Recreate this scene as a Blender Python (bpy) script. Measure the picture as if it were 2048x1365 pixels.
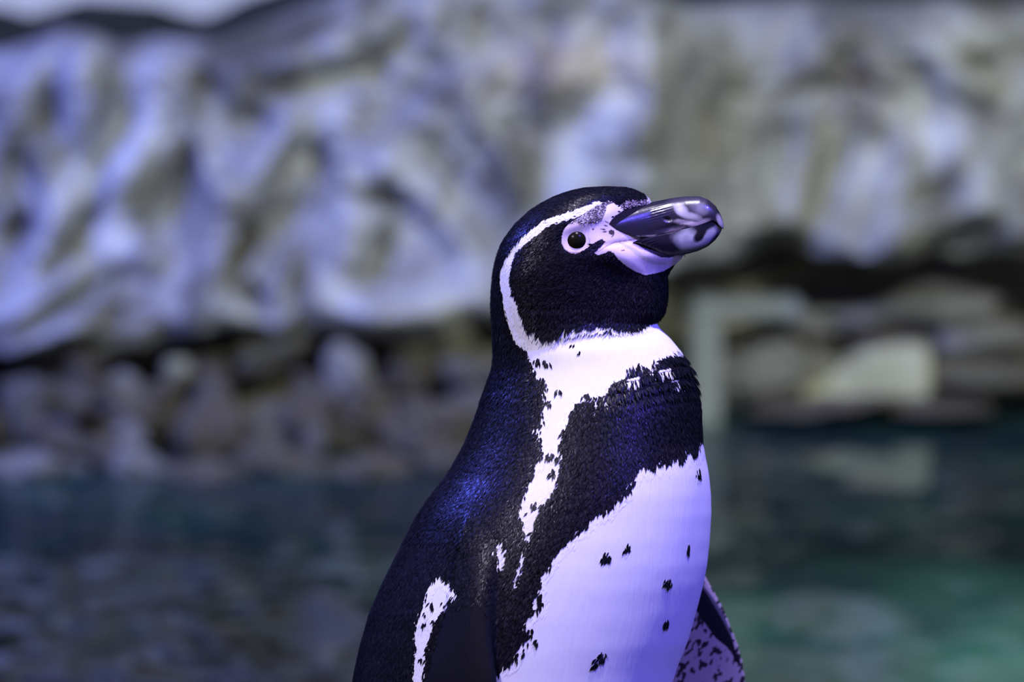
import bpy, bmesh, math
import numpy as np
from mathutils import Vector, Matrix
from mathutils.bvhtree import BVHTree

for o in list(bpy.data.objects):
    bpy.data.objects.remove(o)
scene = bpy.context.scene
COL = scene.collection

# ------------------------------------------------------------------ camera
PITCH = math.radians(8.0)
CAM_H = 1.08                     # metres above the pool water
D0 = 3.5                         # distance to the bird
LENS = 200.0
K = 36.0 / 2048 / LENS           # radians per photograph pixel
S = K * D0                       # metres per pixel at the bird
cam_data = bpy.data.cameras.new('camera')
cam_data.lens = LENS
cam_data.sensor_width = 36.0
cam_data.clip_end = 60
cam_data.dof.use_dof = True
cam_data.dof.focus_distance = D0 - 0.035
cam_data.dof.aperture_fstop = 6.0
cam = bpy.data.objects.new('camera', cam_data)
COL.objects.link(cam)
CAM = Vector((0, 0, CAM_H))
cam.location = CAM
cam.rotation_euler = (math.pi / 2 - PITCH, 0, 0)
scene.camera = cam
RIGHT = np.array([1.0, 0, 0])
UP = np.array([0, math.sin(PITCH), math.cos(PITCH)])
FWD = np.array([0, math.cos(PITCH), -math.sin(PITCH)])
AXIS = np.array(CAM) + FWD * D0

# ------------------------------------------------------------------ light
vs = scene.view_settings
vs.view_transform = 'Standard'
vs.look = 'None'
vs.exposure = 1.0
vs.gamma = 1.0
vs.use_curve_mapping = False
world = bpy.data.worlds.new('world')
scene.world = world
world.use_nodes = True
bg = world.node_tree.nodes['Background']
bg.inputs['Color'].default_value = (0.22, 0.24, 0.52, 1)
bg.inputs['Strength'].default_value = 0.16


def lamp(name, kind, loc, target, energy, color, size=0.2, spot=40, blend=0.5):
    d = bpy.data.lights.new(name, kind)
    d.energy = energy
    d.color = color
    if kind == 'AREA':
        d.shape = 'DISK'
        d.size = size
    elif kind == 'SPOT':
        d.shadow_soft_size = size
        d.spot_size = math.radians(spot)
        d.spot_blend = blend
    else:
        d.shadow_soft_size = size
    o = bpy.data.objects.new(name, d)
    COL.objects.link(o)
    o.location = loc
    v = Vector(target) - Vector(loc)
    o.rotation_euler = v.to_track_quat('-Z', 'Y').to_euler()
    return o


BIRD = (0.06, 3.47, 0.55)
# ceiling spotlights of the exhibit hall, all above and outside the picture
lamp('ceiling_spot_front_offscreen', 'SPOT', (-1.0, 1.7, 2.6), (-0.02, 3.47, 0.53), 135, (0.82, 0.74, 1.0), 0.08, 20, 1.0)
lamp('ceiling_spot_top_offscreen', 'SPOT', (0.50, 3.15, 2.9), (0.11, 3.45, 0.56), 130, (0.84, 0.77, 1.0), 0.05, 18, 1.0)
lamp('ceiling_blue_spot_left_offscreen', 'SPOT', (-1.9, 4.4, 2.5), BIRD, 230, (0.10, 0.13, 1.0), 0.08, 26, 0.8)
lamp('ceiling_violet_spot_right_offscreen', 'SPOT', (1.7, 2.5, 2.6), (0.09, 3.47, 0.50), 190, (0.12, 0.09, 1.0), 0.08, 24, 0.9)
lamp('ceiling_flood_right_offscreen', 'SPOT', (1.6, 2.7, 2.6), (0.28, 7.0, 0.16), 300, (0.90, 0.98, 0.92), 0.25, 30, 0.9)
lamp('ceiling_flood_rear_offscreen', 'SPOT', (-0.2, 4.2, 2.8), (-0.1, 6.9, 0.16), 70, (0.86, 0.90, 1.0), 0.25, 46, 0.9)
lamp('ceiling_blue_flood_left_offscreen', 'SPOT', (-2.2, 4.8, 2.4), (-0.42, 6.85, 0.20), 290, (0.18, 0.23, 1.0), 0.12, 36, 1.0)
lamp('ceiling_pool_spot_offscreen', 'SPOT', (0.7, 5.0, 2.6), (0.44, 5.50, 0.0), 420, (0.75, 1.0, 0.90), 0.2, 19, 1.0)
lamp('ceiling_wall_spot_offscreen', 'SPOT', (-1.0, 8.3, 2.6), (-0.9, 9.3, 0.5), 250, (0.52, 0.58, 1.0), 0.2, 90, 0.8)

# ------------------------------------------------------------------ helpers
RNG = np.random.default_rng(7)


def np_mesh(name, verts, faces, smooth=True):
    me = bpy.data.meshes.new(name)
    me.from_pydata([tuple(map(float, v)) for v in verts], [], [tuple(map(int, f)) for f in faces])
    me.update()
    if smooth:
        me.polygons.foreach_set('use_smooth', [True] * len(me.polygons))
    return me


def link(name, me, mat=None, parent=None):
    o = bpy.data.objects.new(name, me)
    COL.objects.link(o)
    if mat:
        me.materials.append(mat)
    if parent:
        o.parent = parent
    return o


def set_col(me, rgb, name='Col'):
    n = len(me.vertices)
    a = np.ones((n, 4), dtype=np.float32)
    a[:, :3] = rgb
    at = me.color_attributes.new(name, 'FLOAT_COLOR', 'POINT')
    at.data.foreach_set('color', a.ravel())


def set_float(me, val, name):
    at = me.attributes.new(name, 'FLOAT', 'POINT')
    at.data.foreach_set('value', np.asarray(val, dtype=np.float32))


def tag(o, label=None, cat=None, group=None, kind=None):
    if label: o['label'] = label
    if cat: o['category'] = cat
    if group: o['group'] = group
    if kind: o['kind'] = kind
    return o


def inside(poly, x, y):
    poly = np.asarray(poly, float)
    c = np.zeros(len(x), bool)
    j = len(poly) - 1
    for i in range(len(poly)):
        xi, yi = poly[i]; xj, yj = poly[j]
        if yi != yj:
            m = ((yi > y) != (yj > y)) & (x < (xj - xi) * (y - yi) / (yj - yi) + xi)
            c ^= m
        j = i
    return c


def ell(x, y, cx, cy, rx, ry, ang=0.0):
    a = math.radians(ang)
    dx, dy = x - cx, -(y - cy)
    u = dx * math.cos(a) + dy * math.sin(a)
    v = -dx * math.sin(a) + dy * math.cos(a)
    return (u / rx) ** 2 + (v / ry) ** 2


def vnoise(p, seed=0):
    """value noise on (n,3) points"""
    p = np.asarray(p, float)
    i = np.floor(p).astype(np.int64)
    f = p - i
    f = f * f * (3 - 2 * f)

    def h(ix, iy, iz):
        n = (ix * 374761393 + iy * 668265263 + iz * 2147483647 + seed * 974711) & 0xffffffff
        n = ((n ^ (n >> 13)) * 1274126177) & 0xffffffff
        n = n ^ (n >> 16)
        return (n & 0xffff) / 65535.0
    r = 0
    for dx in (0, 1):
        for dy in (0, 1):
            for dz in (0, 1):
                w = (f[:, 0] if dx else 1 - f[:, 0]) * (f[:, 1] if dy else 1 - f[:, 1]) * (f[:, 2] if dz else 1 - f[:, 2])
                r = r + w * h(i[:, 0] + dx, i[:, 1] + dy, i[:, 2] + dz)
    return r * 2 - 1


def fbm(p, oct=4, seed=0):
    r, a, f = 0, 1.0, 1.0
    for k in range(oct):
        r = r + a * vnoise(np.asarray(p) * f + 17.3 * k, seed + k)
        a *= 0.5; f *= 2.03
    return r


def nodes(name):
    m = bpy.data.materials.new(name)
    m.use_nodes = True
    nt = m.node_tree
    return m, nt, nt.nodes['Principled BSDF']


def mat_attr(name, rough, spec=0.5, rough_attr=None, coat=0.0, bump=None, sheen=0.0):
    m, nt, b = nodes(name)
    a = nt.nodes.new('ShaderNodeAttribute'); a.attribute_name = 'Col'
    nt.links.new(a.outputs['Color'], b.inputs['Base Color'])
    b.inputs['Roughness'].default_value = rough
    b.inputs['Specular IOR Level'].default_value = spec
    b.inputs['Coat Weight'].default_value = coat
    b.inputs['Coat Roughness'].default_value = 0.08
    b.inputs['Sheen Weight'].default_value = sheen
    if rough_attr:
        r = nt.nodes.new('ShaderNodeAttribute'); r.attribute_name = rough_attr
        nt.links.new(r.outputs['Fac'], b.inputs['Roughness'])
    if bump:
        tc = nt.nodes.new('ShaderNodeTexCoord')
        n = nt.nodes.new('ShaderNodeTexNoise'); n.inputs['Scale'].default_value = bump[0]
        n.inputs['Detail'].default_value = 4
        bp = nt.nodes.new('ShaderNodeBump'); bp.inputs['Strength'].default_value = bump[1]
        bp.inputs['Distance'].default_value = bump[2]
        mp = nt.nodes.new('ShaderNodeMapping')
        if len(bump) > 3:
            mp.inputs['Rotation'].default_value = (0, bump[3], 0)
            mp.inputs['Scale'].default_value = (1, .6, .10)
        nt.links.new(tc.outputs['Object'], mp.inputs['Vector'])
        nt.links.new(mp.outputs['Vector'], n.inputs['Vector'])
        nt.links.new(n.outputs['Fac'], bp.inputs['Height'])
        nt.links.new(bp.outputs['Normal'], b.inputs['Normal'])
    return m


def mat_rock(name, c1, c2, c3, rough=0.5, attr=False, scale=7.0):
    """grey rock: noise mix of three colours, streaks, fine bump; optional stain attribute"""
    m, nt, b = nodes(name)
    tc = nt.nodes.new('ShaderNodeTexCoord')
    n = nt.nodes.new('ShaderNodeTexNoise'); n.inputs['Scale'].default_value = scale; n.inputs['Detail'].default_value = 6
    n.inputs['Distortion'].default_value = 0.6
    nt.links.new(tc.outputs['Object'], n.inputs['Vector'])
    r = nt.nodes.new('ShaderNodeValToRGB')
    e = r.color_ramp.elements
    e[0].position = 0.33; e[0].color = (*c1, 1)
    e[1].position = 0.66; e[1].color = (*c3, 1)
    k = e.new(0.5); k.color = (*c2, 1)
    nt.links.new(n.outputs['Fac'], r.inputs['Fac'])
    out = r.outputs['Color']
    if attr:
        a = nt.nodes.new('ShaderNodeAttribute'); a.attribute_name = 'Col'
        mx = nt.nodes.new('ShaderNodeMix'); mx.data_type = 'RGBA'; mx.blend_type = 'MULTIPLY'
        mx.inputs['Factor'].default_value = 1.0
        nt.links.new(out, mx.inputs['A']); nt.links.new(a.outputs['Color'], mx.inputs['B'])
        out = mx.outputs['Result']
    nt.links.new(out, b.inputs['Base Color'])
    n2 = nt.nodes.new('ShaderNodeTexNoise'); n2.inputs['Scale'].default_value = scale * 6; n2.inputs['Detail'].default_value = 5
    nt.links.new(tc.outputs['Object'], n2.inputs['Vector'])
    bp = nt.nodes.new('ShaderNodeBump'); bp.inputs['Strength'].default_value = 0.6; bp.inputs['Distance'].default_value = 0.01
    nt.links.new(n2.outputs['Fac'], bp.inputs['Height'])
    nt.links.new(bp.outputs['Normal'], b.inputs['Normal'])
    b.inputs['Roughness'].default_value = rough
    return m


def mat_plain(name, c, rough=0.6, spec=0.5):
    m, nt, b = nodes(name)
    tc = nt.nodes.new('ShaderNodeTexCoord')
    n = nt.nodes.new('ShaderNodeTexNoise'); n.inputs['Scale'].default_value = 14; n.inputs['Detail'].default_value = 5
    nt.links.new(tc.outputs['Object'], n.inputs['Vector'])
    r = nt.nodes.new('ShaderNodeValToRGB')
    r.color_ramp.elements[0].position = 0.3; r.color_ramp.elements[0].color = (c[0] * .8, c[1] * .8, c[2] * .8, 1)
    r.color_ramp.elements[1].position = 0.7; r.color_ramp.elements[1].color = (*c, 1)
    nt.links.new(n.outputs['Fac'], r.inputs['Fac'])
    nt.links.new(r.outputs['Color'], b.inputs['Base Color'])
    b.inputs['Roughness'].default_value = rough
    b.inputs['Specular IOR Level'].default_value = spec
    return m


M_ROCK = mat_rock('rock_wall_paint', (0.17, 0.165, 0.15), (0.30, 0.30, 0.295), (0.44, 0.45, 0.45), 0.42, True, 8)
M_SHADEROCK = mat_rock('shaded_ridge_rock', (0.008, 0.009, 0.010), (0.014, 0.016, 0.017), (0.022, 0.025, 0.026), 0.8)  # near-black: the shade of the gap is put into the rock colour
M_STONE = {
    'grey': mat_rock('grey_stone', (0.08, 0.07, 0.06), (0.16, 0.15, 0.135), (0.30, 0.29, 0.27), 0.36, False, 9),
    'olive': mat_rock('olive_stone', (0.09, 0.08, 0.045), (0.17, 0.155, 0.10), (0.27, 0.26, 0.19), 0.5, False, 9),
    'light': mat_rock('light_grey_stone', (0.20, 0.19, 0.17), (0.32, 0.31, 0.29), (0.44, 0.43, 0.42), 0.36, False, 9),
    'pale': mat_rock('pale_stone', (0.36, 0.36, 0.23), (0.45, 0.45, 0.29), (0.52, 0.52, 0.36), 0.5, False, 9),
    'brown': mat_rock('brown_stone', (0.07, 0.06, 0.045), (0.13, 0.11, 0.085), (0.22, 0.19, 0.15), 0.5, False, 9),
}


# ------------------------------------------------------------------ setting: rock wall, water
def wx(px, D):              # world x of a photograph column at horizontal distance D
    return (px - 1024) * K * D


def wz(py, D):              # world height of a photograph row at horizontal distance D
    return CAM_H - D * math.tan(PITCH + math.atan((py - 682.5) * K))


def build_wall():
    D = 7.0
    px = np.concatenate([np.linspace(-4600, -1510, 110), np.linspace(-1500, 3500, 620), np.linspace(3510, 6600, 110)])
    nx, nz, nb = len(px), 300, 10
    topx = [-1500, -400, 0, 70, 130, 190, 240, 320, 430, 490, 580, 650, 800, 1000, 1200, 1330, 1370, 1450, 1600, 1750, 1900, 2048, 2600, 3500]
    topy = [40, 70, 95, 75, 48, 55, 82, 68, 72, 52, 20, -12, -70, -90, -70, -15, 10, 18, 8, 17, 10, 8, 30, 10]
    top = np.interp(px, topx, topy)
    lip = np.interp(px, [-1500, -300, 0, 200, 380, 600, 800, 1000, 1180, 1280, 1380, 1520, 1700, 1850, 2048, 2600, 3500],
                    [690, 660, 692, 668, 642, 632, 642, 628, 575, 535, 512, 522, 535, 515, 490, 540, 520])
    lobes = [
        (185, 160, 110, 40, 95, .05), (55, 180, 90, 40, 70, .04), (270, 300, 100, 35, 60, .045), (115, 320, 90, 25, 100, .035),
        (120, 430, 110, 30, 60, .05), (300, 480, 55, 38, 0, .055), (110, 540, 90, 26, 35, .05), (130, 620, 140, 38, 20, .07),
        (470, 400, 140, 60, 75, .06), (430, 300, 80, 25, 110, .03), (560, 270, 100, 25, 65, .035), (430, 590, 110, 50, 60, .05),
        (540, 605, 70, 35, -20, .045), (700, 450, 130, 70, 60, .06), (590, 500, 60, 25, 60, .04), (720, 320, 80, 50, 20, .04),
        (860, 370, 180, 40, -45, .05), (800, 570, 160, 50, 5, .06), (650, 70, 180, 50, 20, .05), (900, 180, 120, 60, 40, .03),
        (1000, 280, 120, 40, -60, .04), (1120, 120, 150, 60, 10, .03), (1280, 260, 150, 45, 80, .06), (1450, 130, 120, 80, -40, .055),
        (1480, 280, 110, 60, 60, .04), (1600, 330, 130, 40, 75, .04), (1640, 100, 100, 60, 50, .04), (1740, 200, 120, 50, 60, .035),
        (1800, 350, 120, 35, 80, .045), (1900, 120, 150, 50, -35, .04), (1950, 330, 120, 60, 70, .05), (1480, 450, 140, 70, 90, .05),
        (1780, 475, 150, 60, 15, .08), (1990, 420, 80, 70, 0, .03), (1330, 450, 140, 60, 85, .03),
        (1100, 480, 200, 60, 70, .03), (1180, 330, 150, 50, 65, .03),
        # hollows and cracks
        (110, 200, 60, 25, 85, -.06), (265, 190, 60, 30, 85, -.05), (215, 290, 90, 16, 60, -.06), (510, 225, 45, 34, 0, -.05),
        (370, 350, 70, 24, 70, -.07), (420, 140, 40, 20, -50, -.03), (640, 310, 55, 16, 85, -.06), (600, 300, 60, 28, 70, -.03),
        (660, 135, 110, 30, 15, -.04), (175, 425, 100, 20, 55, -.06), (50, 430, 35, 20, 60, -.05), (130, 578, 120, 16, 30, -.07),
        (240, 585, 28, 22, 0, -.06), (520, 548, 45, 17, -50, -.07), (605, 500, 55, 16, 70, -.05), (490, 480, 70, 20, 60, -.05),
        (770, 365, 60, 17, -10, -.06), (760, 490, 65, 20, 75, -.05), (1690, 300, 110, 16, 70, -.05), (1840, 170, 70, 34, 100, -.05),
        (1960, 120, 38, 17, -10, -.06), (1850, 385, 70, 22, 20, -.06), (1930, 475, 75, 50, 30, -.10), (1545, 495, 65, 42, 0, -.09),
        (1390, 170, 110, 26, 85, -.03), (920, 330, 90, 20, -50, -.04), (50, 340, 80, 20, 90, -.03), (1240, 380, 60, 20, 10, -.04),
    ]
    V = []; C = []
    PX = np.repeat(px[:, None], nz, 1)
    t = np.linspace(0, 1, nz)
    bot = 1010.0
    PY = bot + (top[:, None] - bot) * t[None, :]
    x = PX.ravel(); y = PY.ravel()
    L = np.repeat(lip[:, None], nz, 1).ravel()
    T = np.repeat(top[:, None], nz, 1).ravel()
    pts = np.stack([x / 150, y / 150, 0 * x], 1)
    lipn = L + 22 * fbm(np.stack([x / 120, 0 * x, 0 * x], 1), 3, 3)
    s = np.clip((lipn - y) / 34 + 0.5, 0, 1); s = s * s * (3 - 2 * s)      # 1 above the lip
    h = (0.24 - 0.15 * np.clip((x - 1300) / 160, 0, 1)) * s                                                           # overhanging face
    h = h + s * 0.05 * np.exp(-((y - (lipn - 70)) / 80) ** 2)
    # bank below the lip on the left leans out to the water
    left = np.clip((1330 - x) / 120, 0, 1)
    below = np.clip((y - lipn) / 300, 0, 1)
    h = h + (1 - s) * left * (0.02 + 0.42 * below ** 1.2)
    h = h + (1 - s) * (1 - left) * (-0.05)
    for (cx, cy, rl, rs, ang, amp) in lobes:
        h = h + amp * 0.75 * np.exp(-1.1 * ell(x, y, cx, cy, rl, rs, ang) ** 1.3)
    warp = np.stack([x / 130 + 0.5 * fbm(pts * 1.3, 2, 11), y / 210 + 0.4 * fbm(pts * 1.3, 2, 12), 0 * x], 1)
    rid = 1 - np.abs(fbm(warp * 1.25, 3, 21))
    out = np.clip((np.maximum(-x, x - 2048)) / 120, 0, 1)
    h = h + (0.012 + 0.05 * out) * (rid - 0.6) + 0.009 * fbm(pts * 2.6, 4, 5) * (0.5 + 0.5 * s)
    # round the crest backwards
    cr = np.clip((y - T) / 55, 0, 1)
    h = h - 0.10 * (1 - np.sqrt(1 - (1 - cr) ** 2))
    Y = 7.08 - h
    X = wx(x, D)
    Z = np.array([wz(v, D) for v in y])
    W = np.stack([X, Y, Z], 1).reshape(nx, nz, 3)
    back = []
    for kk in range(1, nb + 1):
        b = W[:, -1].copy(); b[:, 1] += 0.035 * kk; b[:, 2] -= 0.004 * kk
        back.append(b)
    W = np.concatenate([W, np.stack(back, 1)], 1)
    n2 = nz + nb
    idx = np.arange(nx * n2).reshape(nx, n2)
    F = np.stack([idx[:-1, :-1], idx[1:, :-1], idx[1:, 1:], idx[:-1, 1:]], -1).reshape(-1, 4)
    me = np_mesh('wall_back', W.reshape(-1, 3), F)
    # paint: base tint, ochre and olive stains of the artificial rock
    col = np.ones((len(x), 3))
    n1 = fbm(pts * 0.9, 3, 31)[:, None]
    col = col * (1 + 0.10 * n1)
    # painted washes: long slanting streaks of olive, brown and pale grey
    sx = (x * .80 + y * .42) + 26 * fbm(pts * 1.6, 2, 33)
    sy = (y * .80 - x * .42)
    st = fbm(np.stack([sx / np.where(x > 1100, 80, 52), sy / 190, 0 * x], 1), 3, 35)
    lo_ = np.clip((-st - .10) / .55, 0, 1)[:, None]; hi_ = np.clip((st - .10) / .6, 0, 1)[:, None]
    col = col * (1 - lo_) + lo_ * col * np.where(x > 1100, 1.25, 1.0)[:, None] * np.array([.58, .56, .45])
    col = col * (1 + .35 * hi_)

    def stain(cx, cy, rl, rs, ang, c, f=1.0):
        nonlocal col
        w = (np.exp(-ell(x + 18 * n1[:, 0], y + 12 * n1[:, 0], cx, cy, rl, rs, ang)) * f)[:, None]
        col = col * (1 - w) + w * np.array(c) * col
    stain(1120, 115, 150, 50, 5, (1.15, .92, .62), .8)
    stain(1720, 140, 26, 26, 0, (.50, .38, .16), .95)
    stain(1720, 200, 70, 90, 80, (1.0, .92, .72), .7)
    stain(1470, 150, 30, 40, 0, (.9, .85, .6), .6)
    stain(1650, 330, 110, 30, 70, (.72, .66, .50), .8)
    stain(900, 640, 110, 80, 0, (.85, .78, .50), .9)
    low = np.clip((y - lipn) / 40, 0, 1)[:, None]
    col = col * (1 - low) + low * col * np.array([1.12, 1.0, .74])
    full = np.ones((nx, n2, 3)); full[:, :nz] = col.reshape(nx, nz, 3)
    full[:, nz:] = full[:, nz - 1:nz]
    set_col(me, full.reshape(-1, 3))
    w = link('wall_back', me, M_ROCK)
    return tag(w, 'sculpted grey artificial rock wall with lobes and overhanging lower edge', None, None, 'structure')


WALL = build_wall()


def stone_mesh(seed, rough=0.36, sub=4):
    bm = bmesh.new()
    bmesh.ops.create_icosphere(bm, subdivisions=sub, radius=1)
    v = np.array([p.co[:] for p in bm.verts])
    d = 1 + rough * fbm(v * 1.3 + seed * 5.1, 3, seed) + 0.05 * fbm(v * 4 + seed, 2, seed + 9)
    v = v * d[:, None]
    # flatten a few facets so it reads as broken rock
    r = np.random.default_rng(seed)
    for _ in range(5):
        n = r.normal(size=3); n /= np.linalg.norm(n)
        lim = r.uniform(.72, .9)
        t = v @ n
        v = v - np.clip(t - lim, 0, None)[:, None] * n * .8
    for p, c in zip(bm.verts, v):
        p.co = c
    me = bpy.data.meshes.new('stone')
    bm.to_mesh(me); bm.free()
    me.polygons.foreach_set('use_smooth', [True] * len(me.polygons))
    return me


STONE_CACHE = {}


def stone(px, py, rx, ry, D, kind, rot=0, seed=1):
    key = (seed % 9, kind)
    if key not in STONE_CACHE:
        me = stone_mesh(seed % 9)
        me.materials.append(M_STONE[kind])
        STONE_CACHE[key] = me
    o = bpy.data.objects.new('stone', STONE_CACHE[key])
    COL.objects.link(o)
    o.parent = WALL
    o.location = (wx(px, D), D, wz(py, D))
    k = K * D
    o.scale = (rx * k, max(rx, ry) * k * 0.9, ry * k)
    o.rotation_euler = (0.0, math.radians(-rot), seed * 1.7 if abs(rx - ry) < 12 else 0.0)
    return o


STONES = [
    (170, 795, 82, 56, 6.80, 'brown', 20), (240, 766, 32, 28, 6.72, 'light', 0), (246, 876, 42, 38, 6.64, 'light', 30),
    (40, 810, 60, 66, 6.74, 'grey', 0), (30, 946, 78, 44, 6.58, 'light', 0), (135, 950, 50, 42, 6.60, 'grey', 0),
    (250, 936, 56, 46, 6.58, 'light', 0), (420, 868, 80, 74, 6.70, 'brown', 40), (350, 737, 32, 26, 6.78, 'pale', 0),
    (440, 735, 100, 46, 6.88, 'brown', 10), (555, 684, 96, 46, 6.84, 'grey', 20), (690, 745, 52, 62, 6.80, 'light', 0),
    (560, 850, 82, 62, 6.72, 'olive', 0), (700, 850, 96, 74, 6.74, 'brown', 0), (818, 720, 60, 96, 6.86, 'brown', 0),
    (905, 705, 58, 92, 6.84, 'olive', 0), (850, 880, 96, 60, 6.70, 'brown', 10), (580, 945, 80, 46, 6.60, 'brown', 0),
    (420, 968, 92, 44, 6.57, 'brown', 0), (740, 948, 96, 44, 6.60, 'brown', 0), (325, 850, 60, 60, 6.76, 'brown', 0),
    (940, 830, 66, 66, 6.76, 'grey', 0), (1010, 760, 70, 90, 6.84, 'olive', 0), (970, 930, 90, 44, 6.62, 'brown', 0),
    (300, 690, 110, 30, 6.90, 'olive', 0), (90, 712, 90, 26, 6.86, 'grey', 10), (1130, 860, 100, 80, 6.74, 'brown', 0),
    (1180, 700, 110, 110, 6.90, 'olive', 0), (1290, 640, 70, 110, 6.98, 'olive', 0), (1300, 800, 80, 80, 6.84, 'brown', 0),
    (-120, 860, 100, 100, 6.70, 'grey', 0), (-300, 900, 140, 90, 6.66, 'brown', 0), (-480, 850, 130, 110, 6.70, 'grey', 0),
    # right shore behind the post
    (1530, 740, 140, 84, 7.06, 'light', 12), (1610, 670, 130, 40, 7.10, 'brown', 10), (1965, 752, 170, 48, 7.03, 'olive', 0),
    (1800, 672, 120, 34, 7.08, 'brown', 0), (1985, 672, 100, 40, 7.05, 'light', 0), (1905, 610, 120, 38, 7.06, 'light', 0),
    (1690, 625, 190, 28, 7.10, 'light', 3), (1640, 815, 150, 18, 6.96, 'brown', 6), (1880, 812, 120, 16, 6.96, 'brown', 0),
    (2200, 730, 170, 110, 7.15, 'grey', 0), (2450, 760, 150, 100, 7.1, 'olive', 0), (1450, 800, 60, 40, 7.2, 'olive', 0),
]
rs_ = np.random.default_rng(5)
for k in range(46):
    py_ = rs_.uniform(690, 985)
    rr_ = rs_.uniform(20, 46)
    STONES.append((rs_.uniform(-250, 1330), py_, rr_ * rs_.uniform(1, 1.7), rr_ * rs_.uniform(.7, 1.0), 6.86 - .30 * (py_ - 690) / 295 - .03,
                   ('brown', 'olive', 'brown', 'grey', 'brown')[k % 5], rs_.uniform(-30, 40)))
for k in range(60):
    side = k % 2
    py_ = rs_.uniform(700, 960) if side else rs_.uniform(720, 830)
    rr_ = rs_.uniform(40, 90)
    STONES.append((rs_.uniform(-2900, -330) if side else rs_.uniform(2350, 4600), py_, rr_ * 1.4, rr_ * .8, (6.86 - .30 * (py_ - 690) / 295) if side else 7.04,
                   ('grey', 'brown', 'olive')[k % 3], rs_.uniform(-20, 30)))
for i, (px, py, rx, ry, D, kind, rot) in enumerate(STONES):
    stone(px, py, rx, ry, D, kind, rot, i + 1)


def bevel_block(name, lo, hi, mat, bevel=0.006, seg=2, parent=None, jitter=0.0, seed=0):
    bm = bmesh.new()
    bmesh.ops.create_cube(bm, size=1)
    for v in bm.verts:
        v.co = Vector([(lo[i] + hi[i]) / 2 + v.co[i] * (hi[i] - lo[i]) for i in range(3)])
    bmesh.ops.bevel(bm, geom=list(bm.edges), offset=bevel, segments=seg, affect='EDGES')
    me = bpy.data.meshes.new(name)
    bm.to_mesh(me); bm.free()
    return link(name, me, mat, parent)


# pale block with a sheer right side, lying on the right shore
def pale_block():
    D = 6.96
    prof = [(1600, 800), (1640, 775), (1700, 728), (1745, 704), (1790, 697), (1868, 702), (1872, 790), (1860, 806)]
    bm = bmesh.new()
    f0 = [bm.verts.new((wx(a, D), D, wz(b, D))) for a, b in prof]
    f1 = [bm.verts.new((wx(a, D) + .01, D + .13, wz(b, D) + .005)) for a, b in prof]
    bm.faces.new(f0); bm.faces.new(f1[::-1])
    n = len(prof)
    for i in range(n):
        bm.faces.new((f0[i], f1[i], f1[(i + 1) % n], f0[(i + 1) % n]))
    bmesh.ops.recalc_face_normals(bm, faces=bm.faces)
    bmesh.ops.bevel(bm, geom=list(bm.edges), offset=0.006, segments=3, affect='EDGES')
    me = bpy.data.meshes.new('stone')
    bm.to_mesh(me); bm.free()
    link('stone', me, M_STONE['pale'], WALL)


pale_block()

# concrete frame (post and lintel) standing in the pool on the right
M_FRAME = mat_plain('pale_concrete', (0.30, 0.33, 0.33), 0.6)
Dp = 6.95
post = bevel_block('trim_1', (wx(1382, Dp), Dp, -0.35), (wx(1446, Dp), Dp + 0.06, wz(598, Dp)), M_FRAME)
tag(post, 'pale concrete post standing in the pool', None, None, 'structure')
lint = bevel_block('trim_2', (wx(1380, Dp), Dp - .004, wz(640, Dp)), (wx(1610, Dp), Dp + 0.066, wz(603, Dp)), M_FRAME)
tag(lint, 'pale concrete lintel on the post', None, None, 'structure')

# ridge behind the wall with shade put into its colour, pale room wall further back
def ridge():
    D = 7.62
    xs = np.linspace(-4600, 6600, 800)
    ty = np.interp(xs, [-1500, -300, 0, 45, 100, 150, 240, 300, 350, 400, 440, 480, 560, 800, 3600],
                   [0, 10, 30, 46, 30, 14, 22, 24, 40, 50, 34, 10, -14, -120, -160])
    zs = np.linspace(0, 1, 40)
    V = []
    for a, b in zip(xs, ty):
        zt = wz(b, D)
        for t in zs:
            V.append((wx(a, D), D + 0.12 * (1 - math.sqrt(max(0, 1 - max(0, (t - .8) / .2) ** 2))), -0.3 + (zt + 0.3) * t))
    V = np.array(V)
    V[:, 1] += 0.03 * fbm(V * 9, 3, 44)
    n, m = len(xs), len(zs)
    idx = np.arange(n * m).reshape(n, m)
    F = np.stack([idx[:-1, :-1], idx[1:, :-1], idx[1:, 1:], idx[:-1, 1:]], -1).reshape(-1, 4)
    o = link('wall_ridge', np_mesh('wall_ridge', V, F), M_SHADEROCK)
    tag(o, 'rock ridge behind the rock wall, shade put into its near-black colour', None, None, 'structure')


ridge()
o = bevel_block('wall_far', (-6, 9.3, -0.4), (6, 9.4, 0.60), mat_plain('pale_wall_paint', (0.72, 0.73, 0.76), 0.7))
tag(o, 'pale painted wall of the hall', None, None, 'structure')
o = bevel_block('wall_upper_added', (-6, 9.32, 0.595), (6, 9.4, 3.2), mat_plain('added_wall_dark', (0.05, 0.05, 0.06), 0.8))  # added out of view, dark so the pool mirrors no pale wall
tag(o, 'added unseen upper wall, dark to keep a pale reflection off the pool', None, None, 'structure')


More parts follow.
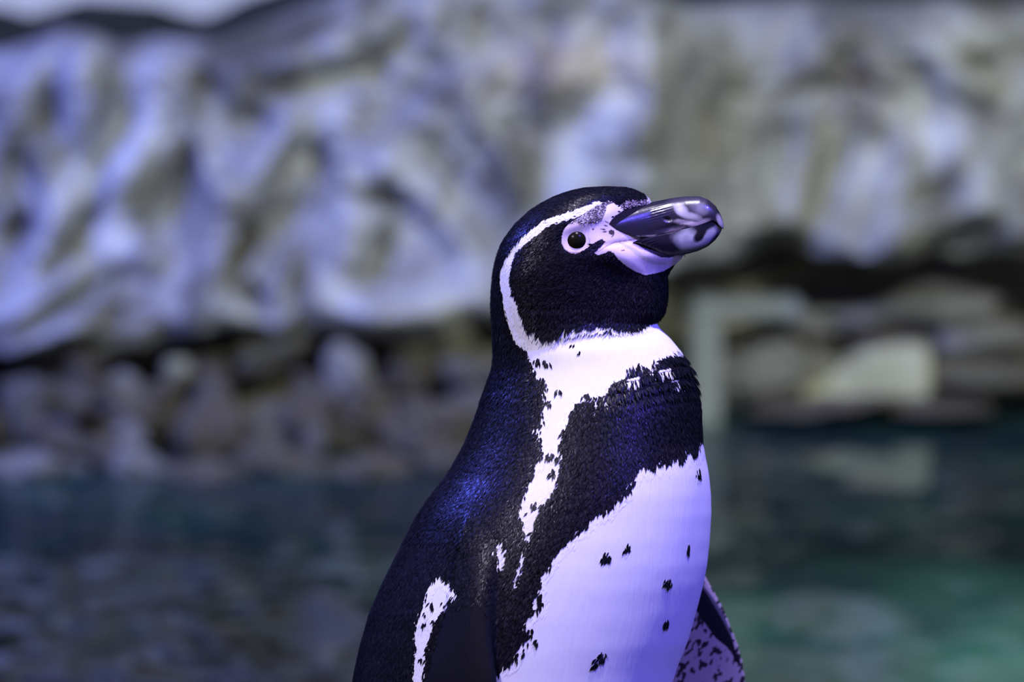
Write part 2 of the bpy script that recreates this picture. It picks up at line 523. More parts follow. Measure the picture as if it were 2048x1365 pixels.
def mat_water():
    m, nt, b = nodes('pool_water')
    tc = nt.nodes.new('ShaderNodeTexCoord')
    mp = nt.nodes.new('ShaderNodeMapping'); mp.inputs['Scale'].default_value = (1.0, 0.55, 1)
    nt.links.new(tc.outputs['Object'], mp.inputs['Vector'])
    n = nt.nodes.new('ShaderNodeTexNoise'); n.inputs['Scale'].default_value = 5.0; n.inputs['Detail'].default_value = 3
    nt.links.new(mp.outputs['Vector'], n.inputs['Vector'])
    r = nt.nodes.new('ShaderNodeValToRGB')
    r.color_ramp.elements[0].position = 0.42; r.color_ramp.elements[0].color = (0.014, 0.028, 0.034, 1)
    r.color_ramp.elements[1].position = 0.78; r.color_ramp.elements[1].color = (0.022, 0.075, 0.062, 1)
    nt.links.new(n.outputs['Fac'], r.inputs['Fac'])
    nt.links.new(r.outputs['Color'], b.inputs['Base Color'])
    b.inputs['Roughness'].default_value = 0.05
    b.inputs['IOR'].default_value = 1.33
    b.inputs['Specular IOR Level'].default_value = 0.11
    return m


def water():
    nx, ny = 640, 320
    xs = np.linspace(-3.6, 3.6, nx); ys = np.linspace(1.2, 7.8, ny)
    X, Y = np.meshgrid(xs, ys, indexing='ij')
    p = np.stack([X.ravel() * 9, Y.ravel() * 5, 0 * X.ravel()], 1)
    w = np.clip((0.75 - X.ravel()) / 0.6, 0.6, 1.2)
    z = w * (0.0035 * fbm(p, 3, 61) + 0.0012 * fbm(p * 3.1, 2, 62))
    V = np.stack([X.ravel(), Y.ravel(), z], 1)
    idx = np.arange(nx * ny).reshape(nx, ny)
    F = np.stack([idx[:-1, :-1], idx[1:, :-1], idx[1:, 1:], idx[:-1, 1:]], -1).reshape(-1, 4)
    o = link('pool_water', np_mesh('pool_water', V, F), mat_water())
    tag(o, 'dark green rippled pool water at the foot of the rock wall', 'water', None, 'stuff')


water()

# ------------------------------------------------------------------ the penguin
# bird frame: photograph-scaled side view; u = column, v = row, q = depth away from the viewer (all in S-metre units)
TILT = math.tan(PITCH)
ROWS = np.array([
    # v,    left, right, half depth, egg
    (374.5, 1208, 1222, 6, .20), (376.5, 1172, 1254, 30, .22), (380, 1152, 1268, 46, .25), (386, 1130, 1281, 60, .28), (394, 1108, 1293, 72, .32),
    (405, 1086, 1303, 83, .36), (420, 1062, 1309, 93, .40), (442, 1037, 1316, 103, .44), (465, 1018, 1324, 110, .45),
    (490, 1003, 1342, 115, .46), (508, 996, 1368, 117, .47), (515, 994, 1367, 118, .47), (525, 991, 1355, 118, .46),
    (535, 989, 1345, 119, .45), (548, 987, 1335, 119, .44), (575, 984, 1335, 119, .40), (600, 983, 1334, 119, .36),
    (615, 983, 1331, 119, .33), (630, 984, 1323, 120, .28), (643, 985, 1312, 122, .22), (652, 985, 1317, 124, .18),
    (675, 986, 1340, 130, .14), (700, 987, 1360, 138, .10), (735, 985, 1380, 150, .06), (770, 973, 1393, 166, .02),
    (815, 957, 1403, 188, 0), (860, 940, 1406, 208, 0), (885, 930, 1407, 219, 0), (910, 917, 1412, 230, 0), (950, 894, 1420, 246, 0),
    (990, 862, 1424, 262, 0), (1030, 834, 1425, 274, 0), (1080, 808, 1422, 288, 0), (1130, 783, 1417, 299, 0),
    (1170, 763, 1410, 306, 0), (1230, 737, 1395, 314, 0), (1290, 719, 1378, 319, 0), (1340, 708, 1358, 322, 0),
    (1400, 697, 1340, 326, 0), (1500, 688, 1318, 331, 0), (1600, 692, 1300, 329, 0), (1700, 709, 1282, 315, 0),
    (1800, 740, 1256, 285, 0), (1890, 782, 1222, 244, 0), (1960, 828, 1178, 198, 0), (2015, 884, 1120, 140, 0),
    (2050, 940, 1060, 70, 0), (2060, 985, 1015, 12, 0)], float)


def qc(v):
    return TILT * (v - 560.0)


BU = 0.001          # bird-frame mesh units per pixel while sculpting


def loft_body():
    v = np.concatenate([np.linspace(374.5, 420, 24), np.linspace(424, 2040, 340), np.linspace(2044, 2060, 6)])
    l = np.interp(v, ROWS[:, 0], ROWS[:, 1]); r = np.interp(v, ROWS[:, 0], ROWS[:, 2])
    b = np.interp(v, ROWS[:, 0], ROWS[:, 3]); e = np.interp(v, ROWS[:, 0], ROWS[:, 4])

    def sm(a, n):
        k = a.copy()
        for _ in range(n):
            k[30:-8] = (k[29:-9] + k[30:-8] * 2 + k[31:-7]) / 4
        return k
    l = sm(l, 4); r = sm(r, 1); b = sm(b, 8); e = sm(e, 6)
    th = np.linspace(0, 2 * np.pi, 120, endpoint=False)
    c, s = np.cos(th), np.sin(th)
    A = (r - l) / 2; CX = (r + l) / 2
    U = CX[:, None] + A[:, None] * c[None]
    Q = qc(v)[:, None] + b[:, None] * s[None] * (1 - e[:, None] * c[None])
    P = np.stack([U, Q, -np.repeat(v[:, None], len(th), 1)], -1)
    return P


def rings_to_mesh(P):
    """closed tube from rings (n, m, 3) -> verts, faces"""
    n, m, _ = P.shape
    V = P.reshape(-1, 3)
    F = []
    for i in range(n - 1):
        for j in range(m):
            a = i * m + j; b = i * m + (j + 1) % m
            F.append((a, b, b + m, a + m))
    V = np.concatenate([V, P[0].mean(0)[None], P[-1].mean(0)[None]])
    c0, c1 = n * m, n * m + 1
    for j in range(m):
        F.append((c0, (j + 1) % m, j))
        F.append((c1, (n - 1) * m + j, (n - 1) * m + (j + 1) % m))
    return V, F


def paddle(stations, m=28):
    """flat tapering limb: stations of (centre u, v, q, half chord, half thickness, chord direction (u,v,q))"""
    st = np.array([[*a[:5], *a[5]] for a in stations], float)
    t = np.linspace(0, len(st) - 1, 60)
    I = np.stack([np.interp(t, np.arange(len(st)), st[:, k]) for k in range(8)], 1)
    for _ in range(3):
        I[1:-1] = (I[:-2] + 2 * I[1:-1] + I[2:]) / 4
    R = []
    for i in range(len(I)):
        c = np.array([I[i, 0], I[i, 2], -I[i, 1]])
        ax = I[min(i + 1, 59)] - I[max(i - 1, 0)]
        ax = np.array([ax[0], ax[2], -ax[1]]); ax /= np.linalg.norm(ax)
        ch = np.array([I[i, 5], I[i, 7], -I[i, 6]])
        ch = ch - ax * (ch @ ax); ch /= np.linalg.norm(ch)
        nn = np.cross(ax, ch)
        th = np.linspace(0, 2 * np.pi, m, endpoint=False)
        # rounded leading edge at +chord, thin trailing edge at -chord
        cc, ss = np.cos(th), np.sin(th)
        thick = I[i, 4] * (0.62 + 0.38 * cc)
        R.append(c + np.outer(cc * I[i, 3], ch) + np.outer(ss * thick, nn))
    return rings_to_mesh(np.array(R))


q_near = lambda v: qc(v)
NEAR_FLIPPER = [
    (992, 985, qc(985) - 165, 30, 22, (1, .1, 0)),
    (985, 1030, qc(1030) - 212, 48, 34, (1, .1, 0)),
    (972, 1090, qc(1090) - 240, 56, 38, (1, .1, -.1)),
    (955, 1150, qc(1150) - 262, 52, 36, (1, .05, -.2)),
    (942, 1210, qc(1210) - 284, 50, 30, (1, 0, -.3)),
    (932, 1270, qc(1270) - 304, 58, 25, (1, 0, -.35)),
    (925, 1330, qc(1330) - 322, 72, 21, (1, 0, -.35)),
    (921, 1390, qc(1390) - 336, 82, 18, (1, 0, -.35)),
    (915, 1480, qc(1480) - 350, 88, 15, (1, 0, -.3)),
    (900, 1600, qc(1600) - 360, 84, 12, (1, 0, -.3)),
    (880, 1720, qc(1720) - 362, 70, 10, (1, 0, -.3)),
    (862, 1810, qc(1810) - 360, 46, 8, (1, 0, -.3)),
    (852, 1860, qc(1860) - 358, 16, 5, (1, 0, -.3)),
]
FAR_FLIPPER = [
    (1290, 1020, qc(1020) + 205, 50, 26, (1, -.45, .25)),
    (1325, 1100, qc(1100) + 245, 62, 26, (1, -.45, .25)),
    (1362, 1190, qc(1190) + 285, 66, 20, (1, -.45, .25)),
    (1398, 1280, qc(1280) + 320, 80, 16, (1, -.42, .2)),
    (1418, 1365, qc(1365) + 345, 92, 14, (1, -.30, .2)),
    (1428, 1450, qc(1450) + 362, 94, 13, (1, -.2, .2)),
    (1438, 1560, qc(1560) + 378, 84, 11, (1, -.2, .2)),
    (1446, 1660, qc(1660) + 388, 60, 9, (1, -.2, .2)),
    (1450, 1730, qc(1730) + 392, 20, 5, (1, -.2, .2)),
]
TAIL = [
    (800, 1800, qc(1800), 90, 60, (0, 0, 1)), (762, 1920, qc(1920), 80, 34, (0, 0, 1)),
    (715, 2040, qc(2040), 62, 16, (0, 0, 1)), (680, 2130, qc(2130), 30, 8, (0, 0, 1)),
]


def leg(qs):
    P = []
    for v, u, r in ((1960, 1010, 85), (2040, 1020, 66), (2110, 1030, 44), (2160, 1036, 34), (2188, 1040, 34)):
        th = np.linspace(0, 2 * np.pi, 24, endpoint=False)
        P.append(np.stack([u + r * np.cos(th), qc(v) + qs + r * np.sin(th), np.full(24, -v)], 1))
    return rings_to_mesh(np.array(P))


def join(parts):
    V, F, n = [], [], 0
    for v, f in parts:
        V.append(v); F += [tuple(i + n for i in t) for t in f]; n += len(v)
    return np.concatenate(V), F


torso = rings_to_mesh(loft_body())
nf = paddle(NEAR_FLIPPER); ff = paddle(FAR_FLIPPER); tl = paddle(TAIL)
V0, F0 = join([torso, nf, ff, tl, leg(-115), leg(115)])
tmp_me = np_mesh('sculpt', V0 * BU, F0)
bm = bmesh.new(); bm.from_mesh(tmp_me)
bmesh.ops.recalc_face_normals(bm, faces=bm.faces)
bm.to_mesh(tmp_me); bm.free()
tmp = link('sculpt', tmp_me)
md = tmp.modifiers.new('r', 'REMESH'); md.mode = 'VOXEL'; md.voxel_size = 4.6 * BU; md.use_smooth_shade = True
md = tmp.modifiers.new('s', 'SMOOTH'); md.factor = 0.5; md.iterations = 4
dg = bpy.context.evaluated_depsgraph_get()
body_me = bpy.data.meshes.new_from_object(tmp.evaluated_get(dg))
bpy.data.objects.remove(tmp)
body_me.name = 'body'

# finer faces on the bare face so its markings stay crisp
bm = bmesh.new(); bm.from_mesh(body_me)
sel = []
for e in bm.edges:
    c = (e.verts[0].co + e.verts[1].co) / 2 / BU
    if 1100 < c.x < 1385 and 395 < -c.z < 560:
        sel.append(e)
    elif 1330 < c.x < 1520 and 1150 < -c.z < 1400 and c.y > TILT * (-c.z - 560) + 150:
        sel.append(e)
bmesh.ops.subdivide_edges(bm, edges=sel, cuts=2, use_grid_fill=True)
bm.to_mesh(body_me); bm.free()


def get_v(me):
    a = np.empty(len(me.vertices) * 3, np.float32); me.vertices.foreach_get('co', a)
    return a.reshape(-1, 3).astype(float)


def get_n(me):
    a = np.empty(len(me.vertices) * 3, np.float32)
    me.vertex_normals.foreach_get('vector', a)
    return a.reshape(-1, 3).astype(float)


BV = get_v(body_me) / BU            # bird frame, z = -v
BN = get_n(body_me)


def persp(P):
    """side-view marking coordinates (column,row) of a bird-frame point"""
    u, q, v = P[:, 0], P[:, 1], -P[:, 2]
    k = D0 / (D0 + q * S)
    return 1024 + (u - 1024) * k, 682.5 + (v - 682.5) * k


# which vertices belong to the flippers
def mask_near(stations, P, pad=1.25):
    st = np.array([[a[0], a[2], -a[1], a[3], a[4]] for a in stations], float)
    t = np.linspace(0, len(st) - 1, 120)
    I = np.stack([np.interp(t, np.arange(len(st)), st[:, k]) for k in range(5)], 1)
    best = np.full(len(P), 1e9); arg = np.zeros(len(P), int)
    for i in range(len(I)):
        d = ((P - I[i, :3]) ** 2).sum(1)
        m = d < best
        best[m] = d[m]; arg[m] = i
    return (np.sqrt(best) < I[arg, 3] * pad), t[arg]


isN, tN = mask_near(NEAR_FLIPPER, BV)
isF, tF = mask_near(FAR_FLIPPER, BV)
qs = qc(-BV[:, 2])


def body_half_depth(u, v):
    l = np.interp(v, ROWS[:, 0], ROWS[:, 1]); r = np.interp(v, ROWS[:, 0], ROWS[:, 2]); b = np.interp(v, ROWS[:, 0], ROWS[:, 3])
    c = np.clip((u - (l + r) / 2) / ((r - l) / 2), -1, 1)
    return b * np.sqrt(1 - c * c)


off = np.abs(BV[:, 1] - qs) - body_half_depth(BV[:, 0], -BV[:, 2])
isN &= (off > 7) & (BV[:, 1] < qs) & (-BV[:, 2] > 1130 + 20 * fbm(BV / 14.0, 2, 8))
isF &= (off > 8) & (BV[:, 1] > qs)

# sculpted relief (cheek, brow, eye socket, neck crease, ruffled breast feathers, shoulder)
PU, PV = persp(BV)


def g(cx, cy, rx, ry, a=0.0):
    return np.exp(-ell(PU, PV, cx, cy, rx, ry, a))


rel = np.zeros(len(BV))
rel += 7 * g(1110, 585, 90, 55, 30) + 5 * g(1165, 446, 60, 12, 20) - 6 * g(1150, 482, 30, 26)
rel += 6 * g(1250, 520, 60, 16, -35) - 3.5 * g(1235, 487, 40, 6, 10) + 4 * g(1290, 600, 45, 45)
rel -= 5 * g(1190, 676, 130, 16, 8)
rel += 4 * g(985, 1055, 60, 80, 80)
ruf = np.clip((PU - 1185) / 90, 0, 1) * np.exp(-((PV - (752 + (1300 - PU) * .16)) / 42) ** 2)
blk = vnoise(np.stack([PU / 26.0, 0 * PU, 0 * PU + .5], 1), 15)
ph = ((PV + (PU - 1300) * .24 + 9 * blk) / 23.0) % 1.0
rows_ = np.where(ph < .78, ph / .78, (1 - ph) / .22) * 2 - 1
ruf = ruf * np.clip((PV - np.interp(PU, [1180, 1220, 1258, 1300, 1352, 1400], [797, 768, 744, 728, 712, 710])) / 10, 0, 1)
rel += 6.5 * ruf * rows_
rel += .5 * fbm(np.stack([PU / 90, PV / 90, np.sign(BV[:, 1] - qs)], 1), 3, 71) * np.clip((PV - 640) / 60, 0, 1)
rel[isN | isF] = 0
BV = BV + BN * rel[:, None]

BLACK = np.array([.0055, .0055, .0085]); WHITE = np.array([.84, .82, .84]); SKIN = np.array([.74, .60, .68])
BILL = np.array([.016, .013, .024])
P_WHITE = [
    (1205, 399), (1186, 408), (1165, 414), (1139, 422), (1114, 430), (1088, 440), (1068, 453), (1050, 468), (1034, 484), (1022, 499), (1010, 517),
    (1002, 535), (1000, 553), (1001, 571), (1005, 589), (1006, 607), (1009, 625), (1015, 643), (1022, 664), (1030, 682), (1048, 694), (1055, 710), (1063, 730),
    (1073, 748), (1084, 764), (1086, 784), (1091, 805), (1084, 825), (1086, 846), (1068, 856), (1084, 876), (1087, 897), (1081, 913), (1071, 930),
    (1064, 955), (1056, 972), (1045, 1000), (1037, 1030), (1050, 1045), (1050, 1075), (1060, 1078), (1068, 1058), (1072, 1036), (1084, 1010),
    (1106, 985), (1118, 958), (1126, 922), (1124, 902), (1119, 887), (1130, 868), (1130, 851), (1140, 838), (1150, 815), (1157, 799), (1180, 800), (1187, 789),
    (1207, 789), (1219, 780), (1222, 762), (1243, 759), (1259, 750), (1258, 735), (1276, 727), (1300, 732), (1319, 715), (1337, 708), (1352, 706), (1378, 706),
    (1430, 712), (1430, 630), (1340, 626), (1319, 633), (1306, 640), (1293, 645), (1275, 650), (1260, 652), (1237, 652), (1216, 645), (1191, 648), (1173, 650),
    (1145, 653), (1124, 662), (1104, 669), (1090, 670), (1078, 664), (1069, 652), (1059, 654), (1052, 644), (1045, 628), (1037, 610), (1029, 590), (1023, 571), (1021, 553),
    (1024, 535), (1029, 514), (1039, 496), (1055, 484), (1070, 473), (1083, 463), (1098, 453), (1114, 448), (1129, 443), (1150, 436), (1172, 427), (1192, 415), (1208, 405)]
P_BELLY = [
    (1440, 875), (1399, 879), (1392, 905), (1384, 908), (1377, 896), (1362, 922), (1350, 908), (1334, 930), (1325, 915), (1308, 936), (1283, 926), (1271, 945),
    (1270, 968), (1253, 983), (1236, 1000), (1216, 1022), (1188, 1030), (1175, 1055), (1151, 1065), (1134, 1089), (1114, 1106), (1100, 1133), (1085, 1150),
    (1084, 1190), (1090, 1207), (1072, 1225), (1054, 1232), (1054, 1261), (1062, 1283), (1035, 1292), (1038, 1317), (1004, 1337), (985, 1365), (960, 1450),
    (930, 1600), (920, 1800), (940, 2000), (1000, 2080), (1500, 2100), (1500, 875)]
P_FLANK = [(880, 1146), (898, 1162), (917, 1184), (895, 1204), (868, 1244), (854, 1295), (844, 1365), (850, 1500), (880, 1700), (920, 1900), (880, 1900), (842, 1700), (822, 1500),
           (824, 1365), (829, 1329), (834, 1292), (829, 1261), (842, 1227), (851, 1200), (858, 1172), (868, 1160)]
WHITE_ELL = [(1004, 1106, 8, 27, 95 - 90), (1046, 1118, 4, 18, -12), (1036, 1150, 4, 22, -10), (1300, 738, 16, 5, 10), (1268, 760, 12, 4, 10), (1246, 778, 12, 4, 5),
             (1330, 742, 14, 4, 15), (1350, 766, 10, 3, 15), (1192, 802, 4, 9, 0), (1215, 800, 10, 3, 0), (1262, 962, 8, 4, 0), (1073, 1205, 5, 12, 0)]
SPOTS = [(1215, 1112, 12, 13, 30), (1257, 1092, 8, 11, -30), (1378, 1093, 5, 12, 0), (1338, 1162, 8, 12, -30), (1333, 1245, 7, 10, -25), (1207, 1310, 9, 11, -35),
         (1194, 1324, 9, 11, -35), (1398, 943, 4, 13, 0), (1146, 686, 6, 6, 0), (1161, 697, 5, 6, 0), (1138, 692, 4, 4, 0), (1217, 657, 4, 4, 0),
         (1076, 716, 5, 6, 0), (1086, 722, 6, 7, 0), (1094, 724, 5, 5, 0), (1071, 720, 4, 5, 0), (1088, 760, 9, 7, -30), (1096, 768, 7, 5, 0), (1118, 780, 6, 6, 0), (1098, 800, 6, 6, 0),
         (1172, 789, 6, 7, 0), (1101, 910, 9, 8, 0), (1105, 942, 8, 8, 0), (1119, 915, 6, 6, 0), (1069, 1008, 8, 9, 20), (1058, 1026, 5, 5, 0),
         (866, 1206, 6, 10, 20), (891, 1195, 10, 3, 40), (850, 1246, 6, 5, 0), (872, 1238, 4, 4, 0), (843, 1314, 5, 5, 0), (852, 1225, 4, 4, 0),
         (1080, 1215, 8, 6, 0), (1062, 1262, 8, 10, 0), (1048, 1300, 5, 7, 0), (1075, 1280, 5, 6, 0)]
P_SKIN = [(1128, 458), (1124, 472), (1123, 486), (1129, 498), (1140, 506), (1151, 508), (1166, 503), (1176, 496), (1184, 489), (1196, 482), (1204, 478), (1209, 484), (1200, 493),
          (1188, 506), (1196, 511), (1219, 504), (1227, 506), (1237, 519), (1252, 532), (1270, 543), (1291, 551), (1311, 547), (1329, 542), (1352, 528),
          (1380, 508), (1340, 505), (1300, 500), (1275, 470), (1240, 455), (1222, 446), (1230, 432), (1247, 421), (1240, 411), (1228, 405), (1214, 411), (1211, 425), (1203, 443), (1180, 448),
          (1155, 446), (1138, 447)]
P_SPECK = [(1140, 446), (1160, 432), (1185, 418), (1205, 406), (1222, 402), (1228, 405), (1214, 411), (1211, 425), (1203, 445), (1180, 449), (1156, 447)]
P_SPECK2 = [(1240, 411), (1247, 421), (1275, 412), (1303, 412), (1300, 400), (1285, 402), (1260, 400)]
P_BILLBASE = [(1217, 449), (1222, 441), (1234, 430), (1252, 420), (1275, 413), (1310, 405), (1350, 400), (1350, 470), (1300, 474), (1268, 473), (1250, 468), (1232, 460)]
P_BILLLOW = [(1270, 487), (1290, 478), (1350, 470), (1362, 508), (1338, 516), (1322, 515), (1302, 506), (1285, 497)]
P_FARFLIP_DARK = [(1400, 1160), (1412, 1178), (1432, 1205), (1448, 1232), (1462, 1268), (1470, 1300), (1480, 1320), (1482, 1335), (1472, 1325), (1462, 1305), (1450, 1292),
                  (1432, 1278), (1415, 1255), (1402, 1235), (1390, 1220), (1380, 1200)]


def paint(u, v, rnd, spots=True):
    """plumage pattern: returns colour, feather flag, white flag"""
    n = len(u)
    col = np.tile(BLACK, (n, 1))
    white = inside(P_WHITE, u, v) | inside(P_BELLY, u, v) | inside(P_FLANK, u, v)
    for (a, b, rx, ry, an) in WHITE_ELL:
        white |= ell(u, v, a, b, rx, ry, an) < 1
    for (a, b, rx, ry, an) in (SPOTS if spots else ()):
        white &= ~(ell(u, v, a, b, rx * .85, ry * .85, an) < 1)
    far_brow = ell(u, v, 1301, 403, 5, 9, 20) < 1
    white |= far_brow
    col[white] = WHITE
    spk = inside(P_SPECK, u, v)
    m = spk & (rnd < .62); col[m] = (.10, .08, .10)
    m = spk & (rnd >= .62); col[m] = (.55, .48, .52)
    sp2 = inside(P_SPECK2, u, v)
    m = sp2 & (rnd < .55); col[m] = (.40, .32, .40)
    skin = inside(P_SKIN, u, v)
    col[skin] = SKIN
    lores = inside([(1211, 412), (1228, 405), (1240, 411), (1247, 421), (1230, 432), (1222, 443), (1205, 440), (1211, 425)], u, v)
    col[lores & skin] = (.86, .76, .82)
    skin_noise = fbm(np.stack([u / 22, v / 22, 0 * u], 1), 2, 81)[:, None]
    col[skin] *= (1 + .06 * skin_noise[skin])
    # yellowish fold below the gape and the thin gape line
    fold = np.zeros(n, bool)
    for (a, b, rx, ry, an) in ((1252, 492, 18, 3.2, -28), (1275, 507, 18, 4.5, -38), (1298, 521, 18, 4.5, -26), (1320, 527, 14, 3.5, 0)):
        fold |= ell(u, v, a, b, rx, ry, an) < 1
    col[fold & skin] = (.56, .50, .46)
    gl = np.abs(v - np.interp(u, [1195, 1212, 1230, 1250, 1275], [505, 493, 484.5, 482, 478])) < 1.3
    col[gl & skin & (u < 1275)] = (.42, .30, .34)
    for (a, b, rx, ry, an) in ((1204, 487, 8, 3.2, 35), (1223, 465, 6, 5, 0), (1212, 452, 5, 1.2, -20), (1206, 459, 6, 1.2, -10), (1209, 464, 6, 1.0, 0), (1226, 471, 5, 1.2, 50),
                               (1186, 459, 2, 1.5, 0), (1214, 445, 5, 1.0, -30), (1246, 501, 4, .9, 10), (1219, 506, 5, 4, 0)):
        col[(ell(u, v, a, b, rx, ry, an) < 1) & skin] = (.07, .05, .06)
    bill = inside(P_BILLBASE, u, v) | inside(P_BILLLOW, u, v)
    col[bill] = BILL
    bare = skin | bill
    return col, ~bare, white & ~bare, bill


def paint_flippers(P, u, v):
    """scaly flippers: black outside, pale speckled underside on the far one"""
    col = np.tile(np.array([.012, .012, .018]), (len(P), 1))
    return col


rv = RNG.random(len(BV))
PU, PV = persp(BV)
bcol, feathered, bwhite, bbill = paint(PU, PV, rv, False)
bcol[isN] = (.0035, .0035, .006)
# near flipper: faint grey-violet scaling at the wrist
m = isN & (PV < 1180)
bcol[m] = (.006, .006, .010)
# far flipper underside
spn = fbm(np.stack([(PU * .8 + PV * .45) / 6, (PV * .9 - PU * .5) / 12, 0 * PU], 1), 2, 91)
under = np.tile(np.array([.46, .37, .38]), (len(BV), 1))
under[spn > .34] = (.03, .024, .03)
dk = inside(P_FARFLIP_DARK, PU, PV)
under[dk] = (.010, .010, .015)
edge = PU > np.interp(PV, [1170, 1190, 1235, 1290, 1330, 1365], [1404, 1419, 1446, 1474, 1494, 1505]) - 4
under[edge & dk] = (.12, .11, .14)
bcol[isF] = under[isF]
# far flipper's outer face stays black
outer = isF & (BN[:, 1] > .25)
bcol[outer] = (.006, .006, .009)
rough = np.where(feathered, .55, .42)
rough[bbill] = .22
rough[isN | isF] = .62


def to_world(P):
    """bird frame (u, q, -v) -> world"""
    return (AXIS + np.outer((P[:, 0] - 1024) * S, RIGHT) + np.outer((682.5 + P[:, 2]) * S, UP) + np.outer(P[:, 1] * S, FWD))


FOOT_V = 2195.0
BASE = to_world(np.array([[1040, qc(FOOT_V), -FOOT_V]]))[0]
PEN = bpy.data.objects.new('penguin', None)
COL.objects.link(PEN)
PEN.location = BASE
PEN.empty_display_size = 0.1
tag(PEN, 'black and white penguin with a banded breast standing upright, bill raised', 'penguin')


def to_local(P):
    return to_world(P) - BASE


def set_v(me, V):
    me.vertices.foreach_set('co', V.astype(np.float32).ravel()); me.update()


set_v(body_me, to_local(BV))
body_me.polygons.foreach_set('use_smooth', [True] * len(body_me.polygons))
set_col(body_me, bcol)
set_float(body_me, rough, 'rough')
BILL_POLY = [bool(all(bbill[i] for i in p.vertices)) for p in body_me.polygons]
body_me.materials.clear()
BODY_BILL = bbill
body = link('body', body_me, mat_attr('penguin_skin_and_down', .5, .11, 'rough', 0, (520, .35, .0007, -.48)), PEN)

# --------------------------------------------------------------- plumage: overlapping small feathers
FLOW = np.array([
    (1250, 380, -1, .02), (1150, 388, -1, .25), (1060, 430, -.8, .7), (1005, 520, -.3, 1), (990, 600, -.05, 1), (1110, 440, -.9, .45), (1040, 520, -.4, 1),
    (1080, 560, -.75, .6), (1150, 560, -.85, .5), (1220, 560, -.8, .6), (1290, 590, -.35, 1), (1200, 620, -.5, .9), (1090, 640, -.35, 1), (1320, 600, -.15, 1),
    (1020, 650, .15, 1), (1100, 720, -.05, 1), (1250, 690, .05, 1), (1350, 720, .2, 1), (1380, 820, .08, 1), (1250, 850, -.12, 1), (1100, 850, -.25, 1),
    (1000, 800, -.35, 1), (950, 900, -.5, 1), (860, 1040, -.5, 1), (780, 1200, -.35, 1), (720, 1350, -.2, 1), (980, 950, -.35, 1), (1050, 1050, -.35, 1),
    (1150, 1050, -.5, 1), (1250, 1050, -.5, 1), (1380, 1050, -.15, 1), (1200, 1200, -.6, 1), (1330, 1200, -.45, 1), (1100, 1300, -.5, 1), (1250, 1330, -.5, 1), (900, 1150, -.4, 1),
    (850, 1600, 0, 1), (1200, 1600, -.2, 1), (1000, 1900, 0, 1)], float)


def flow(u, v):
    d = (u[:, None] - FLOW[None, :, 0]) ** 2 + (v[:, None] - FLOW[None, :, 1]) ** 2 + 60
    w = 1 / d ** 1.6
    w /= w.sum(1, keepdims=True)
    return w @ FLOW[:, 2], w @ FLOW[:, 3]


fine = (PU > 1098) & (PU < 1387) & (PV > 393) & (PV < 562)      # the subdivided face: thin the seeds
keep = feathered & ~(isN & (PV > 1235)) & ~isF & (-BV[:, 2] < 2040)
prob = np.where(PV < 660, 1.0, np.where(PV < 1400, .8, .35))
prob = np.where(fine, .22, prob)
deep = bwhite.copy()
for du, dv in ((0, 0), (13, 0), (-13, 0), (0, 13), (0, -13), (9, 9), (-9, 9), (9, -9), (-9, -9)):
    deep &= paint(PU + du, PV + dv, rv, False)[2]
deep &= paint(PU, PV, rv)[2]
prob = np.where(deep, 0, prob)
prob = np.where(isN, np.clip((1235 - PV) / 95, 0, 1) ** 2, prob)
prob = np.where((BV[:, 1] > qs + 20) & (PV > 700), prob * .6, prob)
idx = np.where(keep & (RNG.random(len(BV)) < prob))[0]
idx = np.concatenate([idx, idx[RNG.random(len(idx)) < np.where(PV[idx] < 680, .9, .6)]])
nF = len(idx)
P = BV[idx]; N = BN[idx]
N = N / np.linalg.norm(N, axis=1, keepdims=True)
jit = RNG.normal(size=(nF, 3)) * 1.7
jit -= N * (jit * N).sum(1, keepdims=True)
P = P + jit
u, v = persp(P)
rnd = RNG.random(nF)
fcol, ok, fwhite, _ = paint(u, v, rnd)
u2 = u + RNG.normal(size=nF) * 3.0; v2 = v + RNG.normal(size=nF) * 3.0
c2, ok2, w2, _ = paint(u2, v2, rnd)
swap = ok & ok2 & (v > 690) & (RNG.random(nF) < .6) & (fwhite | w2) & ~(fwhite & ~w2 & (v > 1000))
fcol[swap] = c2[swap]; fwhite[swap] = w2[swap]
speck = (inside(P_SPECK, u, v) | inside(P_SPECK2, u, v))[ok]
P, N, u, v, rnd, fcol, fwhite = P[ok], N[ok], u[ok], v[ok], rnd[ok], fcol[ok], fwhite[ok]
nF = len(P)
fu, fv = flow(u, v)
T = np.stack([fu, np.zeros(nF), -fv], 1)
T -= N * (T * N).sum(1, keepdims=True)
bad = np.linalg.norm(T, axis=1) < .15
T[bad] += np.array([0, .0, -1.0])
T -= N * (T * N).sum(1, keepdims=True)
T /= np.linalg.norm(T, axis=1, keepdims=True) + 1e-9
B = np.cross(N, T)
ang = RNG.normal(size=nF) * np.where(fwhite, .10, .26)
T, B = T * np.cos(ang)[:, None] + B * np.sin(ang)[:, None], B * np.cos(ang)[:, None] - T * np.sin(ang)[:, None]
head = np.clip((680 - v) / 60, 0, 1)
length = (11.5 * head + 15.5 * (1 - head)) * RNG.uniform(.75, 1.25, nF)
width = (1.7 * head + 2.3 * (1 - head)) * RNG.uniform(.8, 1.2, nF)
length *= np.where((v > 1400), 1.6, 1.0); width *= np.where((v > 1400), 1.8, 1.0)
length *= np.where(fwhite & (v > 690), 1.15, 1.0)
crown = (v < 440) & ~fwhite
hem = (~fwhite) & (v > 612) & (v < 676) & (u > 1030) & (u < 1335)
length *= np.where(hem, 1.45, 1.0)
length *= np.where(crown, .85, 1)
length *= np.where(speck, .6, 1); width *= np.where(speck, .5, 1)
nape = (u < 1075) & (v > 470) & (v < 800) & ~fwhite
lift = np.where(fwhite, .12, 1.7) * RNG.uniform(.4, 1.5, nF)
